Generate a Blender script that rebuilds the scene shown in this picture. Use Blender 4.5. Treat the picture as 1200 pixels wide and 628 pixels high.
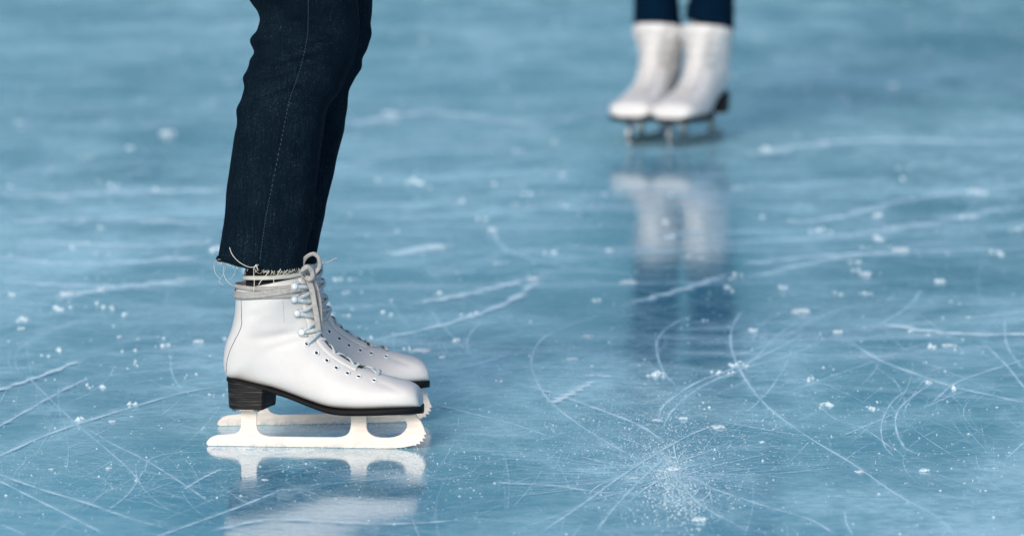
import bpy, bmesh, math, random
import numpy as np
from mathutils import Vector, Matrix

random.seed(7); rng = np.random.default_rng(11)
R = math.radians
scene = bpy.context.scene
for o in list(bpy.data.objects): bpy.data.objects.remove(o)

# ------------------------------------------------------------------ camera
F = 8000.0                      # focal length in photo pixels (1200 wide)
PITCH = math.atan(874.0 / F)
CAM_H = 1.134
cam_d = bpy.data.cameras.new('camera'); cam = bpy.data.objects.new('camera', cam_d)
scene.collection.objects.link(cam)
cam.location = (0, 0, CAM_H); cam.rotation_euler = (R(90) - PITCH, 0, 0)
cam_d.sensor_width = 36; cam_d.lens = 36 * F / 1200.0
cam_d.clip_start = 0.1; cam_d.clip_end = 6000
cam_d.dof.use_dof = True; cam_d.dof.focus_distance = 8.40; cam_d.dof.aperture_fstop = 6.5
scene.camera = cam

# ------------------------------------------------------------------ world, sun, exposure
SUN_EL, SUN_AZ = 24.0, -162.0        # azimuth of the sun measured from +Y towards +X
world = bpy.data.worlds.new('World'); scene.world = world; world.use_nodes = True
wn, wl = world.node_tree.nodes, world.node_tree.links
bg = wn['Background']; bg.inputs['Strength'].default_value = 0.12
sky = wn.new('ShaderNodeTexSky'); sky.sky_type = 'NISHITA'; sky.sun_disc = False
sky.sun_elevation = R(SUN_EL); sky.sun_rotation = R(SUN_AZ)
sky.altitude = 300; sky.air_density = 1.0; sky.dust_density = 1.0; sky.ozone_density = 1.0
wl.new(sky.outputs['Color'], bg.inputs['Color'])
sun_d = bpy.data.lights.new('sun', 'SUN'); sun = bpy.data.objects.new('sun', sun_d)
scene.collection.objects.link(sun)
sun_d.energy = 1.9; sun_d.angle = R(22); sun_d.color = (1.0, 0.93, 0.86)
sv = Vector((math.sin(R(SUN_AZ)) * math.cos(R(SUN_EL)), math.cos(R(SUN_AZ)) * math.cos(R(SUN_EL)), math.sin(R(SUN_EL))))
sun.rotation_euler = sv.to_track_quat('Z', 'Y').to_euler(); sun.location = (0, 0, 10)
scene.view_settings.view_transform = 'Standard'; scene.view_settings.look = 'None'
scene.view_settings.exposure = 0.52; scene.view_settings.gamma = 1.0
scene.view_settings.use_curve_mapping = False
scene.render.engine = 'CYCLES'; scene.cycles.transparent_max_bounces = 48

# ------------------------------------------------------------------ helpers
cp, sp_ = math.cos(PITCH), math.sin(PITCH)
def ray(px, py):
    u, v = (px - 600) / F, (314 - py) / F
    return Vector((u, cp + v * sp_, -sp_ + v * cp))
def G(px, py, z=0.0):                       # the point of the ice seen at a photo pixel
    d = ray(px, py); t = (z - CAM_H) / d.z
    return Vector((d.x * t, d.y * t, z))
def P(px, py, Y):                           # the point seen at a pixel at depth Y
    d = ray(px, py); t = Y / d.y
    return Vector((d.x * t, Y, CAM_H + d.z * t))
def link(o, parent=None):
    scene.collection.objects.link(o)
    if parent: o.parent = parent
    return o
def mesh_obj(name, verts, faces, mat, parent=None, smooth=True, uvs=None):
    me = bpy.data.meshes.new(name)
    me.from_pydata([tuple(v) for v in verts], [], [tuple(f) for f in faces])
    mats = mat if isinstance(mat, (list, tuple)) else [mat]
    for m in mats: me.materials.append(m)
    me.update()
    bm = bmesh.new(); bm.from_mesh(me); bmesh.ops.recalc_face_normals(bm, faces=bm.faces); bm.to_mesh(me); bm.free()
    if smooth:
        for p in me.polygons: p.use_smooth = True
    return link(bpy.data.objects.new(name, me), parent)
def tag(o, label=None, cat=None, group=None, kind=None):
    if label: o['label'] = label
    if cat: o['category'] = cat
    if group: o['group'] = group
    if kind: o['kind'] = kind
    return o
def catmull(pts, n):
    pts = [np.array(p, float) for p in pts]; m = len(pts); out = []
    for k in range(n):
        t = k * (m - 1) / (n - 1); i = min(int(t), m - 2); f = t - i
        p0 = pts[i - 1] if i > 0 else 2 * pts[0] - pts[1]
        p1, p2 = pts[i], pts[i + 1]
        p3 = pts[i + 2] if i + 2 < m else 2 * pts[-1] - pts[-2]
        out.append(0.5 * ((2 * p1) + (-p0 + p2) * f + (2 * p0 - 5 * p1 + 4 * p2 - p3) * f * f + (-p0 + 3 * p1 - 3 * p2 + p3) * f ** 3))
    return out
class MB:
    def __init__(s): s.v = []; s.f = []; s.mi = []
    def grid(s, rings, closed=True, cap0=False, cap1=False):
        b = len(s.v); n = len(rings[0])
        for r in rings: s.v += [tuple(p) for p in r]
        for i in range(len(rings) - 1):
            for j in range(n if closed else n - 1):
                k = (j + 1) % n
                s.f.append((b + i * n + j, b + i * n + k, b + (i + 1) * n + k, b + (i + 1) * n + j))
        if cap0: s.f.append(tuple(b + j for j in range(n))[::-1])
        if cap1: s.f.append(tuple(b + (len(rings) - 1) * n + j for j in range(n)))
    def sweep(s, pts, rw, rt=None, normals=None, seg=8, taper=None):
        rt = rt or rw; pts = [Vector(p) for p in pts]; n = len(pts); rings = []
        up = Vector((0, 0, 1))
        for i in range(n):
            t = (pts[min(i + 1, n - 1)] - pts[max(i - 1, 0)]).normalized()
            nn = Vector(normals[i]) if normals is not None else up
            nn = nn - t * nn.dot(t)
            if nn.length < 1e-4: nn = t.orthogonal()
            nn.normalize(); up = nn; bn = t.cross(nn)
            k = taper[i] if taper else 1.0
            rings.append([pts[i] + bn * (rw * k * math.cos(a)) + nn * (rt * k * math.sin(a)) for a in [2 * math.pi * q / seg for q in range(seg)]])
        s.grid(rings, True, True, True)
    def lathe(s, prof, c, nrm, seg=16):
        z = Vector(nrm).normalized(); x = z.orthogonal().normalized(); y = z.cross(x); c = Vector(c)
        s.grid([[c + z * h + (x * math.cos(a) + y * math.sin(a)) * r for a in [2 * math.pi * q / seg for q in range(seg)]] for r, h in prof], True, True, True)
    def build(s, name, mat, parent=None, smooth=True):
        return mesh_obj(name, s.v, s.f, mat, parent, smooth)

# ------------------------------------------------------------------ materials
def mat_new(name):
    m = bpy.data.materials.new(name); m.use_nodes = True
    nt = m.node_tree; return m, nt.nodes, nt.links, nt.nodes['Principled BSDF']
def noise(nd, lk, vec, scale, detail=4, rough=0.55, dist=0.0):
    n = nd.new('ShaderNodeTexNoise'); n.inputs['Scale'].default_value = scale; n.inputs['Detail'].default_value = detail
    n.inputs['Roughness'].default_value = rough; n.inputs['Distortion'].default_value = dist
    if vec is not None: lk.new(vec, n.inputs['Vector'])
    return n.outputs['Fac']
def ramp(nd, lk, fac, a, b, ca=(0, 0, 0, 1), cb=(1, 1, 1, 1)):
    r = nd.new('ShaderNodeValToRGB'); e = r.color_ramp.elements
    e[0].position = a; e[1].position = b; e[0].color = ca; e[1].color = cb; lk.new(fac, r.inputs['Fac'])
    return r.outputs['Color']
def mapping(nd, lk, vec, scale=(1, 1, 1), rot=(0, 0, 0)):
    m = nd.new('ShaderNodeMapping'); m.inputs['Scale'].default_value = scale; m.inputs['Rotation'].default_value = rot
    lk.new(vec, m.inputs['Vector']); return m.outputs['Vector']
def math_(nd, lk, op, a, b=None, clamp=False):
    m = nd.new('ShaderNodeMath'); m.operation = op; m.use_clamp = clamp
    for i, x in enumerate((a, b)):
        if x is None: continue
        if isinstance(x, (int, float)): m.inputs[i].default_value = x
        else: lk.new(x, m.inputs[i])
    return m.outputs[0]
def mix(nd, lk, fac, a, b):
    m = nd.new('ShaderNodeMix'); m.data_type = 'RGBA'
    if isinstance(fac, (int, float)): m.inputs[0].default_value = fac
    else: lk.new(fac, m.inputs[0])
    for i, x in ((6, a), (7, b)):
        if isinstance(x, tuple): m.inputs[i].default_value = (*x[:3], 1)
        else: lk.new(x, m.inputs[i])
    return m.outputs[2]
def bump(nd, lk, bsdf, h, strength, dist, prev=None):
    b = nd.new('ShaderNodeBump'); b.inputs['Strength'].default_value = strength; b.inputs['Distance'].default_value = dist
    lk.new(h, b.inputs['Height'])
    if prev is not None: lk.new(prev, b.inputs['Normal'])
    if bsdf is not None: lk.new(b.outputs['Normal'], bsdf.inputs['Normal'])
    return b.outputs['Normal']
def coords(nd): return nd.new('ShaderNodeTexCoord').outputs['Object']

def simple(name, col, rough, metal=0.0, var=0.15, scale=60, bstr=0.2, bdist=0.0005, sheen=0):
    m, nd, lk, b = mat_new(name); c = coords(nd)
    n = noise(nd, lk, c, scale, 5, 0.6)
    dark = tuple(x * (1 - var) for x in col)
    lk.new(ramp(nd, lk, n, 0.3, 0.7, (*dark, 1), (*col, 1)), b.inputs['Base Color'])
    b.inputs['Roughness'].default_value = rough; b.inputs['Metallic'].default_value = metal
    if sheen: b.inputs['Sheen Weight'].default_value = sheen
    bump(nd, lk, b, noise(nd, lk, c, scale * 6, 4), bstr, bdist)
    return m

def make_ice():
    m, nd, lk, b = mat_new('lake_ice'); c = coords(nd)
    c1 = mapping(nd, lk, c, (1.25, 0.36, 1), (0, 0, R(14)))
    c2 = mapping(nd, lk, c, (0.8, 0.60, 1), (0, 0, R(-24)))
    # deep body colour, cloudy
    body = ramp(nd, lk, noise(nd, lk, c, 0.9, 3, 0.5), 0.30, 0.72, (0.030, 0.240, 0.385, 1), (0.068, 0.370, 0.52, 1))
    # milky veils and wide scraped streaks
    v1 = ramp(nd, lk, noise(nd, lk, c1, 2.6, 7, 0.62, 0.7), 0.42, 0.70)
    v2 = ramp(nd, lk, noise(nd, lk, c2, 4.2, 6, 0.60, 1.2), 0.46, 0.72)
    reg = ramp(nd, lk, noise(nd, lk, c, 0.42, 2, 0.5), 0.36, 0.66)
    veil = math_(nd, lk, 'MULTIPLY', math_(nd, lk, 'ADD', v1, v2, True), math_(nd, lk, 'ADD', math_(nd, lk, 'MULTIPLY', reg, 0.55), 0.40))
    brk = ramp(nd, lk, noise(nd, lk, c, 38, 5, .7), .30, .62, (.45, .45, .45, 1), (1, 1, 1, 1)); veil = math_(nd, lk, 'MULTIPLY', veil, brk)
    # fine frost grain: tiny specks, thicker where the veil is
    gr = ramp(nd, lk, noise(nd, lk, c, 330, 2, 0.5), 0.60, 0.74)
    gm = ramp(nd, lk, noise(nd, lk, c, 5.0, 5, 0.65), 0.45, 0.70)
    grain = math_(nd, lk, 'MULTIPLY', gr, math_(nd, lk, 'ADD', math_(nd, lk, 'MULTIPLY', gm, 0.7), 0.10))
    # short brushed abrasion running across
    ca = mapping(nd, lk, c, (9, 160, 1), (0, 0, R(6)))
    ab = math_(nd, lk, 'MULTIPLY', ramp(nd, lk, noise(nd, lk, ca, 1.0, 4, 0.6), 0.52, 0.80), 0.30)
    # frosted areas at set spots; nearest and farthest are pale haze painted into the colour
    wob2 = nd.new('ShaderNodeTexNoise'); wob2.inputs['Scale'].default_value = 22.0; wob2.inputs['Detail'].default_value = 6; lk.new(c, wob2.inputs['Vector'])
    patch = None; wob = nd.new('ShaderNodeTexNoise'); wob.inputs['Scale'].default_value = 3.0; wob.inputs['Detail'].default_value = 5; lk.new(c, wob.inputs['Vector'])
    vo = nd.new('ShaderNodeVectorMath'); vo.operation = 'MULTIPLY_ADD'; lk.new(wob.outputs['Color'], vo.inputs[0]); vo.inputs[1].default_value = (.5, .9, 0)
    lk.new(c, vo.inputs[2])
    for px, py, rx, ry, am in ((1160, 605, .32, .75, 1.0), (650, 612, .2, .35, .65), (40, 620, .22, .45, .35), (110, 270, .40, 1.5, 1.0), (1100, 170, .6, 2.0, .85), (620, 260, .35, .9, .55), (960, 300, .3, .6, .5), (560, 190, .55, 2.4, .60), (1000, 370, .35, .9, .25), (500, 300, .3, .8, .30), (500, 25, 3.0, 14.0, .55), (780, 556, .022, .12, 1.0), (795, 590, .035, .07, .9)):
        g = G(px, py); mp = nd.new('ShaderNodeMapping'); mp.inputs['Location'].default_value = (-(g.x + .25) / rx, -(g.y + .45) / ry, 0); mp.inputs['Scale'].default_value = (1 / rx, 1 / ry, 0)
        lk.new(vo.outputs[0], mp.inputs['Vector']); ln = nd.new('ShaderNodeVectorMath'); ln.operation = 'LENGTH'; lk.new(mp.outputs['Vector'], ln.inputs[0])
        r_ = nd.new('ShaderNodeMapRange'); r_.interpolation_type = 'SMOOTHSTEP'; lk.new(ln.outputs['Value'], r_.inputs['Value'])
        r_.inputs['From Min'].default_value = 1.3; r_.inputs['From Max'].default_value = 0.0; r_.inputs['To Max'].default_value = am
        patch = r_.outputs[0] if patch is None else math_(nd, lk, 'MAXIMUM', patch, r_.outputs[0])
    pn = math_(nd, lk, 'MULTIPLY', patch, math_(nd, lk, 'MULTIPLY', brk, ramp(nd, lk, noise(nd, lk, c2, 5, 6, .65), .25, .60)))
    powder = None
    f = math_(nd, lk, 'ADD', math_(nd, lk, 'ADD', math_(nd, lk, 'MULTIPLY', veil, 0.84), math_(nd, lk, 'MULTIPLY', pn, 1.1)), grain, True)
    for px, py, rx, ry, am in ((776, 540, .060, .20, 1.0), (705, 515, .10, .28, .50), (850, 530, .12, .32, .45), (800, 585, .05, .14, .9), (60, 560, .13, .35, .45), (520, 540, .08, .3, .45), (900, 400, .09, .5, .5), (370, 540, .1, .15, .35)):
        g = G(px, py); mp = nd.new('ShaderNodeMapping'); mp.inputs['Location'].default_value = (-(g.x + .05) / rx, -(g.y + .07) / ry, 0); mp.inputs['Scale'].default_value = (1 / rx, 1 / ry, 0)
        v_ = nd.new('ShaderNodeVectorMath'); v_.operation = 'MULTIPLY_ADD'; lk.new(wob2.outputs['Color'], v_.inputs[0]); v_.inputs[1].default_value = (.10, .14, 0); lk.new(c, v_.inputs[2])
        lk.new(v_.outputs[0], mp.inputs['Vector']); ln = nd.new('ShaderNodeVectorMath'); ln.operation = 'LENGTH'; lk.new(mp.outputs['Vector'], ln.inputs[0])
        r_ = nd.new('ShaderNodeMapRange'); r_.interpolation_type = 'SMOOTHSTEP'; lk.new(ln.outputs['Value'], r_.inputs['Value'])
        r_.inputs['From Min'].default_value = 1.2; r_.inputs['From Max'].default_value = 0.0; r_.inputs['To Max'].default_value = am
        powder = r_.outputs[0] if powder is None else math_(nd, lk, 'MAXIMUM', powder, r_.outputs[0])
    th = math_(nd, lk, 'SUBTRACT', .69, math_(nd, lk, 'MULTIPLY', powder, .24))
    pg = math_(nd, lk, 'MULTIPLY', math_(nd, lk, 'MULTIPLY', math_(nd, lk, 'SUBTRACT', noise(nd, lk, c, 520, 3, .6), th), 10.0, True), ramp(nd, lk, noise(nd, lk, c, 26, 6, .75), .40, .60, (.12, .12, .12, 1), (1, 1, 1, 1)))
    f = math_(nd, lk, 'ADD', math_(nd, lk, 'ADD', f, ab, True), math_(nd, lk, 'MULTIPLY', pg, .85), True)
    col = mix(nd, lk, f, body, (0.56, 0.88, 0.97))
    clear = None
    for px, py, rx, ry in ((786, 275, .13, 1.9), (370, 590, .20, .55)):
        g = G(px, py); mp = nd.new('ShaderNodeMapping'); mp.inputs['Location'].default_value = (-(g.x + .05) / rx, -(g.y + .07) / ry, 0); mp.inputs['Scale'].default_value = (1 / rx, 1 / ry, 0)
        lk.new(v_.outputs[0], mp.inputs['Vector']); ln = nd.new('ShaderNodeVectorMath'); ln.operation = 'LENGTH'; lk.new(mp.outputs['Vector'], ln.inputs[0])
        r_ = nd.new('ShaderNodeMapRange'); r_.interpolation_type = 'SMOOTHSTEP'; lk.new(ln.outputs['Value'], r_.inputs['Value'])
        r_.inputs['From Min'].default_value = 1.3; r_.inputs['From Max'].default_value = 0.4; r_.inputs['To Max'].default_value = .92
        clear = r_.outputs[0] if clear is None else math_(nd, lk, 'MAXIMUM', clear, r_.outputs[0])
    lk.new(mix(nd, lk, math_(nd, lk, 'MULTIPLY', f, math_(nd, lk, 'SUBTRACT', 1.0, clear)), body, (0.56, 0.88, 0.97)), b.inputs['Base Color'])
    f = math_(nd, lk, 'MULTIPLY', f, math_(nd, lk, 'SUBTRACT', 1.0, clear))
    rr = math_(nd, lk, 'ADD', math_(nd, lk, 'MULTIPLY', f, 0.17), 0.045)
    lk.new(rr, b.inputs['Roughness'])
    b.inputs['IOR'].default_value = 1.52
    cb = mapping(nd, lk, c, (1, 1, 1))
    n1 = bump(nd, lk, None, noise(nd, lk, cb, 14, 3, 0.5), 1.0, 0.00036)
    n2 = bump(nd, lk, None, noise(nd, lk, cb, 70, 4, 0.6), 1.0, 0.00010, n1)
    bump(nd, lk, b, grain, 1.0, 0.0004, n2)
    return m
def make_scratch():
    m, nd, lk, b = mat_new('scraped_ice'); c = coords(nd)
    a = nd.new('ShaderNodeAttribute'); a.attribute_name = 'opacity'
    uv = nd.new('ShaderNodeUVMap'); uv.uv_map = 'UVMap'
    s = nd.new('ShaderNodeSeparateXYZ'); lk.new(uv.outputs['UV'], s.inputs[0])
    d = math_(nd, lk, 'ABSOLUTE', math_(nd, lk, 'SUBTRACT', math_(nd, lk, 'MULTIPLY', s.outputs['Y'], 2), 1))
    edge = math_(nd, lk, 'POWER', math_(nd, lk, 'SUBTRACT', 1.0, d, True), 0.9)
    n = ramp(nd, lk, noise(nd, lk, c, 55, 5, 0.7), 0.28, 0.54)
    n2 = ramp(nd, lk, noise(nd, lk, c, 6, 4, 0.6), 0.22, 0.50)
    al = math_(nd, lk, 'MULTIPLY', math_(nd, lk, 'MULTIPLY', edge, a.outputs['Fac']), math_(nd, lk, 'MULTIPLY', n, n2), True)
    lk.new(al, b.inputs['Alpha'])
    b.inputs['Base Color'].default_value = (0.72, 0.95, 1.0, 1); b.inputs['Roughness'].default_value = 0.75
    b.inputs['IOR'].default_value = 1.2
    return m
def make_denim():
    m, nd, lk, b = mat_new('indigo_denim'); c = coords(nd)
    t = mapping(nd, lk, c, (1400, 1400, 420), (0, 0, 0))
    fl = ramp(nd, lk, noise(nd, lk, t, 1.0, 2, 0.6), 0.62, 0.78)
    big = ramp(nd, lk, noise(nd, lk, c, 22, 4, 0.6), 0.35, 0.70)
    slub = ramp(nd, lk, noise(nd, lk, mapping(nd, lk, c, (420, 420, 26)), 1.0, 4, 0.65), 0.36, 0.66, (.25, .25, .25, 1), (1, 1, 1, 1))
    f = math_(nd, lk, 'MULTIPLY', math_(nd, lk, 'ADD', math_(nd, lk, 'MULTIPLY', fl, .9), .035), math_(nd, lk, 'MULTIPLY', slub, math_(nd, lk, 'ADD', math_(nd, lk, 'MULTIPLY', big, 0.6), 0.2)))
    lk.new(mix(nd, lk, f, (0.0008, 0.0052, 0.0115), (0.17, 0.32, 0.38)), b.inputs['Base Color'])
    b.inputs['Roughness'].default_value = 0.9; b.inputs['Specular IOR Level'].default_value = 0.05
    n1 = bump(nd, lk, None, noise(nd, lk, c, 30, 4, 0.6), 0.6, 0.003)
    bump(nd, lk, b, noise(nd, lk, t, 1.0, 2, 0.6), 0.5, 0.0004, n1)
    return m
def make_heel():
    m, nd, lk, b = mat_new('stacked_leather_heel'); c = coords(nd)
    cz = mapping(nd, lk, c, (25, 25, 620))
    n = noise(nd, lk, cz, 1.0, 3, 0.6, 0.3)
    lk.new(ramp(nd, lk, n, 0.50, 0.72, (0.010, 0.009, 0.010, 1), (0.075, 0.060, 0.050, 1)), b.inputs['Base Color'])
    b.inputs['Roughness'].default_value = 0.6; bump(nd, lk, b, n, 0.9, 0.0012)
    return m
def make_leather():
    m, nd, lk, b = mat_new('white_boot_leather'); c = coords(nd)
    n = noise(nd, lk, c, 16, 5, 0.6)
    base = ramp(nd, lk, n, 0.30, 0.62, (0.58, 0.565, 0.555, 1), (0.65, 0.635, 0.62, 1))
    sc = ramp(nd, lk, noise(nd, lk, mapping(nd, lk, c, (60, 60, 160)), 1.0, 5, 0.7), 0.66, 0.78)
    lk.new(mix(nd, lk, math_(nd, lk, 'MULTIPLY', sc, 0.5), base, (0.36, 0.37, 0.38)), b.inputs['Base Color'])
    b.inputs['Roughness'].default_value = 0.5; b.inputs['Specular IOR Level'].default_value = 0.35
    n1 = bump(nd, lk, None, noise(nd, lk, c, 28, 4, 0.55), 0.6, 0.0016)
    bump(nd, lk, b, noise(nd, lk, c, 900, 3, 0.6), 0.25, 0.0002, n1)
    return m
def make_blade():
    m, nd, lk, b = mat_new('frosted_steel'); c = coords(nd)
    cs = mapping(nd, lk, c, (30, 30, 220))
    n = noise(nd, lk, cs, 1.0, 5, 0.65)
    base = ramp(nd, lk, n, 0.30, 0.66, (0.66, 0.585, 0.53, 1), (0.86, 0.765, 0.69, 1))
    s = nd.new('ShaderNodeSeparateXYZ'); lk.new(c, s.inputs[0])
    low = ramp(nd, lk, s.outputs['Z'], 0.001, 0.010, (1, 1, 1, 1), (0, 0, 0, 1))
    wet = math_(nd, lk, 'MULTIPLY', low, ramp(nd, lk, noise(nd, lk, c, 60, 6, 0.7), 0.49, 0.56))
    lk.new(mix(nd, lk, math_(nd, lk, 'MULTIPLY', wet, 0.5), base, (0.22, 0.34, 0.40)), b.inputs['Base Color'])
    b.inputs['Metallic'].default_value = 0.15; b.inputs['Roughness'].default_value = 0.42
    bump(nd, lk, b, noise(nd, lk, c, 220, 4, 0.6), 0.3, 0.0003)
    return m
M = dict(ice=make_ice(), scratch=make_scratch(), denim=make_denim(), heel=make_heel(), leather=make_leather(), blade=make_blade(),
    sole=simple('black_sole_edge', (0.007, 0.007, 0.009), 0.7, 0, 0.4, 90),
    lace=simple('grey_cotton_lace', (0.44, 0.43, 0.41), 0.9, 0, 0.35, 240, 0.8, 0.0006),
    lace_white=simple('white_cotton_lace', (0.58, 0.64, 0.66), 0.9, 0, 0.35, 300, 0.8, 0.0005),
    tongue=simple('dark_tongue_gap', (0.008, 0.016, 0.020), 0.8, 0, 0.5, 120),
    lining=simple('boot_lining', (0.45, 0.42, 0.38), 0.9),
    stud=simple('white_enamel_metal', (0.82, 0.85, 0.88), 0.25, 0.2, 0.05),
    hole=simple('dark_eyelet_hole', (0.02, 0.02, 0.025), 0.8),
    seam=simple('dark_seam_thread', (0.10, 0.10, 0.11), 0.8),
    seam_pale=simple('pale_seam_thread', (0.50, 0.51, 0.53), 0.8),
    stitch=simple('grey_blue_stitching', (0.055, 0.085, 0.105), 0.9),
    sock=simple('black_ribbed_sock', (0.006, 0.007, 0.010), 0.95, 0, 0.4, 200),
    skin=simple('skin', (0.55, 0.33, 0.24), 0.5),
    thread=simple('cream_frayed_thread', (0.70, 0.68, 0.60), 0.9),
    steel=simple('dull_steel', (0.42, 0.41, 0.40), 0.35, 0.9, 0.3, 200),
    navy=simple('navy_trouser_cloth', (0.0006, 0.010, 0.026), 0.95, 0, 0.3, 60, .5, .001), coat=simple('blue_grey_coat_cloth', (0.07, 0.16, 0.21), 0.9, 0, 0.15, 30),
    snow=simple('loose_snow', (0.74, 0.88, 0.94), 0.85, 0, 0.2, 120, 0.9, 0.002))
M['navy'].node_tree.nodes['Principled BSDF'].inputs['Specular IOR Level'].default_value = 0.05
M['sole'].node_tree.nodes['Principled BSDF'].inputs['Specular IOR Level'].default_value = 0.2
M['heel'].node_tree.nodes['Principled BSDF'].inputs['Specular IOR Level'].default_value = 0.25
M['snow'].node_tree.nodes['Principled BSDF'].inputs['Subsurface Weight'].default_value = 0.0

# ------------------------------------------------------------------ the ice sheet
def make_added_hills():
    # unseen wooded slopes, added so the ice mirrors them instead of bright sky
    v = []; f = []; na = 150; hs = [(0, 330), (.25, 370), (.55, 430), (.8, 500), (1.0, 570), (.9, 640)]
    from mathutils import noise as mn
    for i in range(na + 1):
        a = R(-120 + 240 * i / na)
        H = 135 + 40 * mn.noise(Vector((a * 2.2, 1.7, 0))) + 16 * mn.noise(Vector((a * 9, 4, 0)))
        for h, r in hs:
            rr = r * (1 + .06 * mn.noise(Vector((a * 5, h * 2, 3)))); v.append((rr * math.sin(a), rr * math.cos(a), H * h - .5 + (h > 0) * 7 * mn.noise(Vector((a * 30, h * 6, 9)))))
    n = len(hs)
    for i in range(na):
        for j in range(n - 1): f.append((i * n + j, (i + 1) * n + j, (i + 1) * n + j + 1, i * n + j + 1))
    m, nd, lk, b = mat_new('added_hillside'); c = coords(nd)
    w = ramp(nd, lk, noise(nd, lk, c, .03, 6, .65), .42, .60)
    lk.new(mix(nd, lk, w, (0.030, 0.096, 0.115), (0.115, 0.26, 0.315)), b.inputs['Base Color']); b.inputs['Roughness'].default_value = 1
    tag(mesh_obj('added_hills', v, f, m), 'unseen wooded slopes added to darken the reflection in the ice', kind='structure')
make_added_hills()
def make_sheet():
    ys = [-40, 0, 5, 8, 11, 15, 25, 60, 200, 800, 3000]; xs = [-3000, -600, -100, -20, -5, 0, 5, 20, 100, 600, 3000]
    v = [(x, y, 0) for y in ys for x in xs]; n = len(xs)
    f = [(j * n + i, j * n + i + 1, (j + 1) * n + i + 1, (j + 1) * n + i) for j in range(len(ys) - 1) for i in range(n - 1)]
    tag(mesh_obj('ice', v, f, M['ice'], None, False), 'blue lake ice scored by skate blades', kind='structure')
make_sheet()

# skate scratches: narrow ribbons of scraped ice lying on the surface
PI_ = math.pi
class Ribbons:
    def __init__(s): s.v = []; s.f = []; s.uv = []; s.op = []; s.k = 0
    def add(s, pts, w, op):
        n = len(pts); b = len(s.v); s.k += 1; z = 0.0003 + s.k * 0.0000004
        ph = random.random() * 10; acc = 0
        for i in range(n):
            p = np.array(pts[i][:2]); t = np.array(pts[min(i + 1, n - 1)][:2]) - np.array(pts[max(i - 1, 0)][:2])
            L = np.linalg.norm(t) + 1e-9; t /= L; nn = np.array((-t[1], t[0]))
            e = min(1, 8 * i / n, 8 * (n - 1 - i) / n); ww = w * (0.75 + 0.35 * math.sin(ph + i * 0.7)) / 2
            for sgn, vv in ((-1, 0), (0, 0.5), (1, 1)):
                q = p + nn * ww * sgn; s.v.append((q[0], q[1], z)); s.uv.append((i, vv)); s.op.append(op * max(e, 0.0))
            if i:
                for c in (0, 1):
                    a = b + (i - 1) * 3 + c; s.f.append((a, a + 1, a + 4, a + 3))
    def build(s, name, mat):
        o = mesh_obj(name, s.v, s.f, mat, None, False); me = o.data
        uvl = me.uv_layers.new(name='UVMap'); at = me.attributes.new('opacity', 'FLOAT', 'POINT')
        at.data.foreach_set('value', s.op)
        idx = np.zeros(len(me.loops), dtype=np.int32); me.loops.foreach_get('vertex_index', idx)
        uvl.data.foreach_set('uv', np.array(s.uv, dtype=np.float32)[idx].ravel())
        return o
rb = Ribbons()
def c5(l): return [(600 + x / 2, 330 + y / 2) for x, y in l]
def c6(l): return [(x / 2, 330 + y / 2) for x, y in l]
def trace(px, w, op, n=60):
    g = [G(x, y) for x, y in catmull(px, n)]
    if op >= .5: op *= 2.0
    rb.add([(p.x, p.y) for p in g], w, op)
    if w < .02: rb.add([(p.x, p.y) for p in g], w * .5, op * .8)
    if op > 0.5 and w < 0.02: rb.add([(p.x, p.y) for p in g], w * 4.0, op * 0.16)
T5 = [([(260,70),(160,95),(80,130),(50,170),(48,210),(75,265),(120,310),(200,365),(290,415),(350,440)],.0042,1.0),
 ([(430,80),(380,100),(345,130),(340,170),(360,220),(390,250)],.0035,.75), ([(545,65),(520,100),(512,140),(525,190),(560,250),(610,305),(700,370),(800,430),(900,500),(1000,555),(1040,596)],.0042,1.1),
 ([(780,135),(860,185),(950,220),(1040,250),(1130,270),(1200,285),(1300,300)],.009,1.0), ([(0,235),(100,265),(200,300),(300,340),(360,380)],.008,.95),
 ([(345,320),(350,300),(370,280),(430,240),(520,205),(620,160),(700,115)],.006,.9), ([(350,350),(380,300),(450,245),(560,200),(640,180),(740,135)],.006,.7),
 ([(60,596),(170,520),(260,455),(330,410),(420,360),(500,330)],.0045,1.0), ([(490,330),(600,350),(700,365)],.006,.7),
 ([(985,240),(940,270),(905,305),(900,345),(920,390),(960,410)],.0035,1.0), ([(940,250),(900,275),(875,310),(865,350),(875,390),(900,415)],.003,.7),
 ([(640,265),(760,220),(860,185),(960,150),(1100,130)],.012,.45), ([(1105,145),(1160,200),(1200,250),(1240,300)],.004,.9),
 ([(1155,80),(1160,150),(1200,210)],.0035,.8), ([(860,98),(960,115),(1060,125),(1200,125),(1300,122)],.05,.95), ([(1250,170),(1200,185),(1120,210),(1040,240),(980,290)],.006,.8),
 ([(-40,470),(0,475),(100,480),(200,495),(300,500)],.012,.7), ([(380,440),(480,490),(600,530),(700,560),(760,596)],.006,.8),
 ([(710,285),(760,325),(830,350),(900,400)],.003,.7), ([(770,365),(830,340),(900,310)],.004,.7), ([(780,540),(785,570),(800,596)],.003,.9),
 ([(1155,420),(1200,380),(1230,360)],.004,.7), ([(0,205),(80,200),(160,208)],.02,.5), ([(90,290),(140,262),(200,230)],.03,.8), ([(235,226),(200,222),(170,224)],.04,.8),
 ([(345,390),(365,430),(400,480),(450,530),(560,590)],.008,.6), ([(190,596),(250,520),(330,440),(380,400)],.006,.5),
 ([(550,310),(600,260),(640,200),(660,150)],.003,.5), ([(480,240),(560,190),(620,130),(680,90)],.006,.5),([(960,300),(1060,260),(1200,240)],.006,.5),
 ([(500,180),(600,150),(760,70),(960,30)],.03,.45), ([(250,60),(400,20),(520,-20)],.04,.5), ([(850,110),(930,60),(960,20)],.008,.5), ([(560,150),(580,110),(620,80),(700,70)],.004,.5)]
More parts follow.
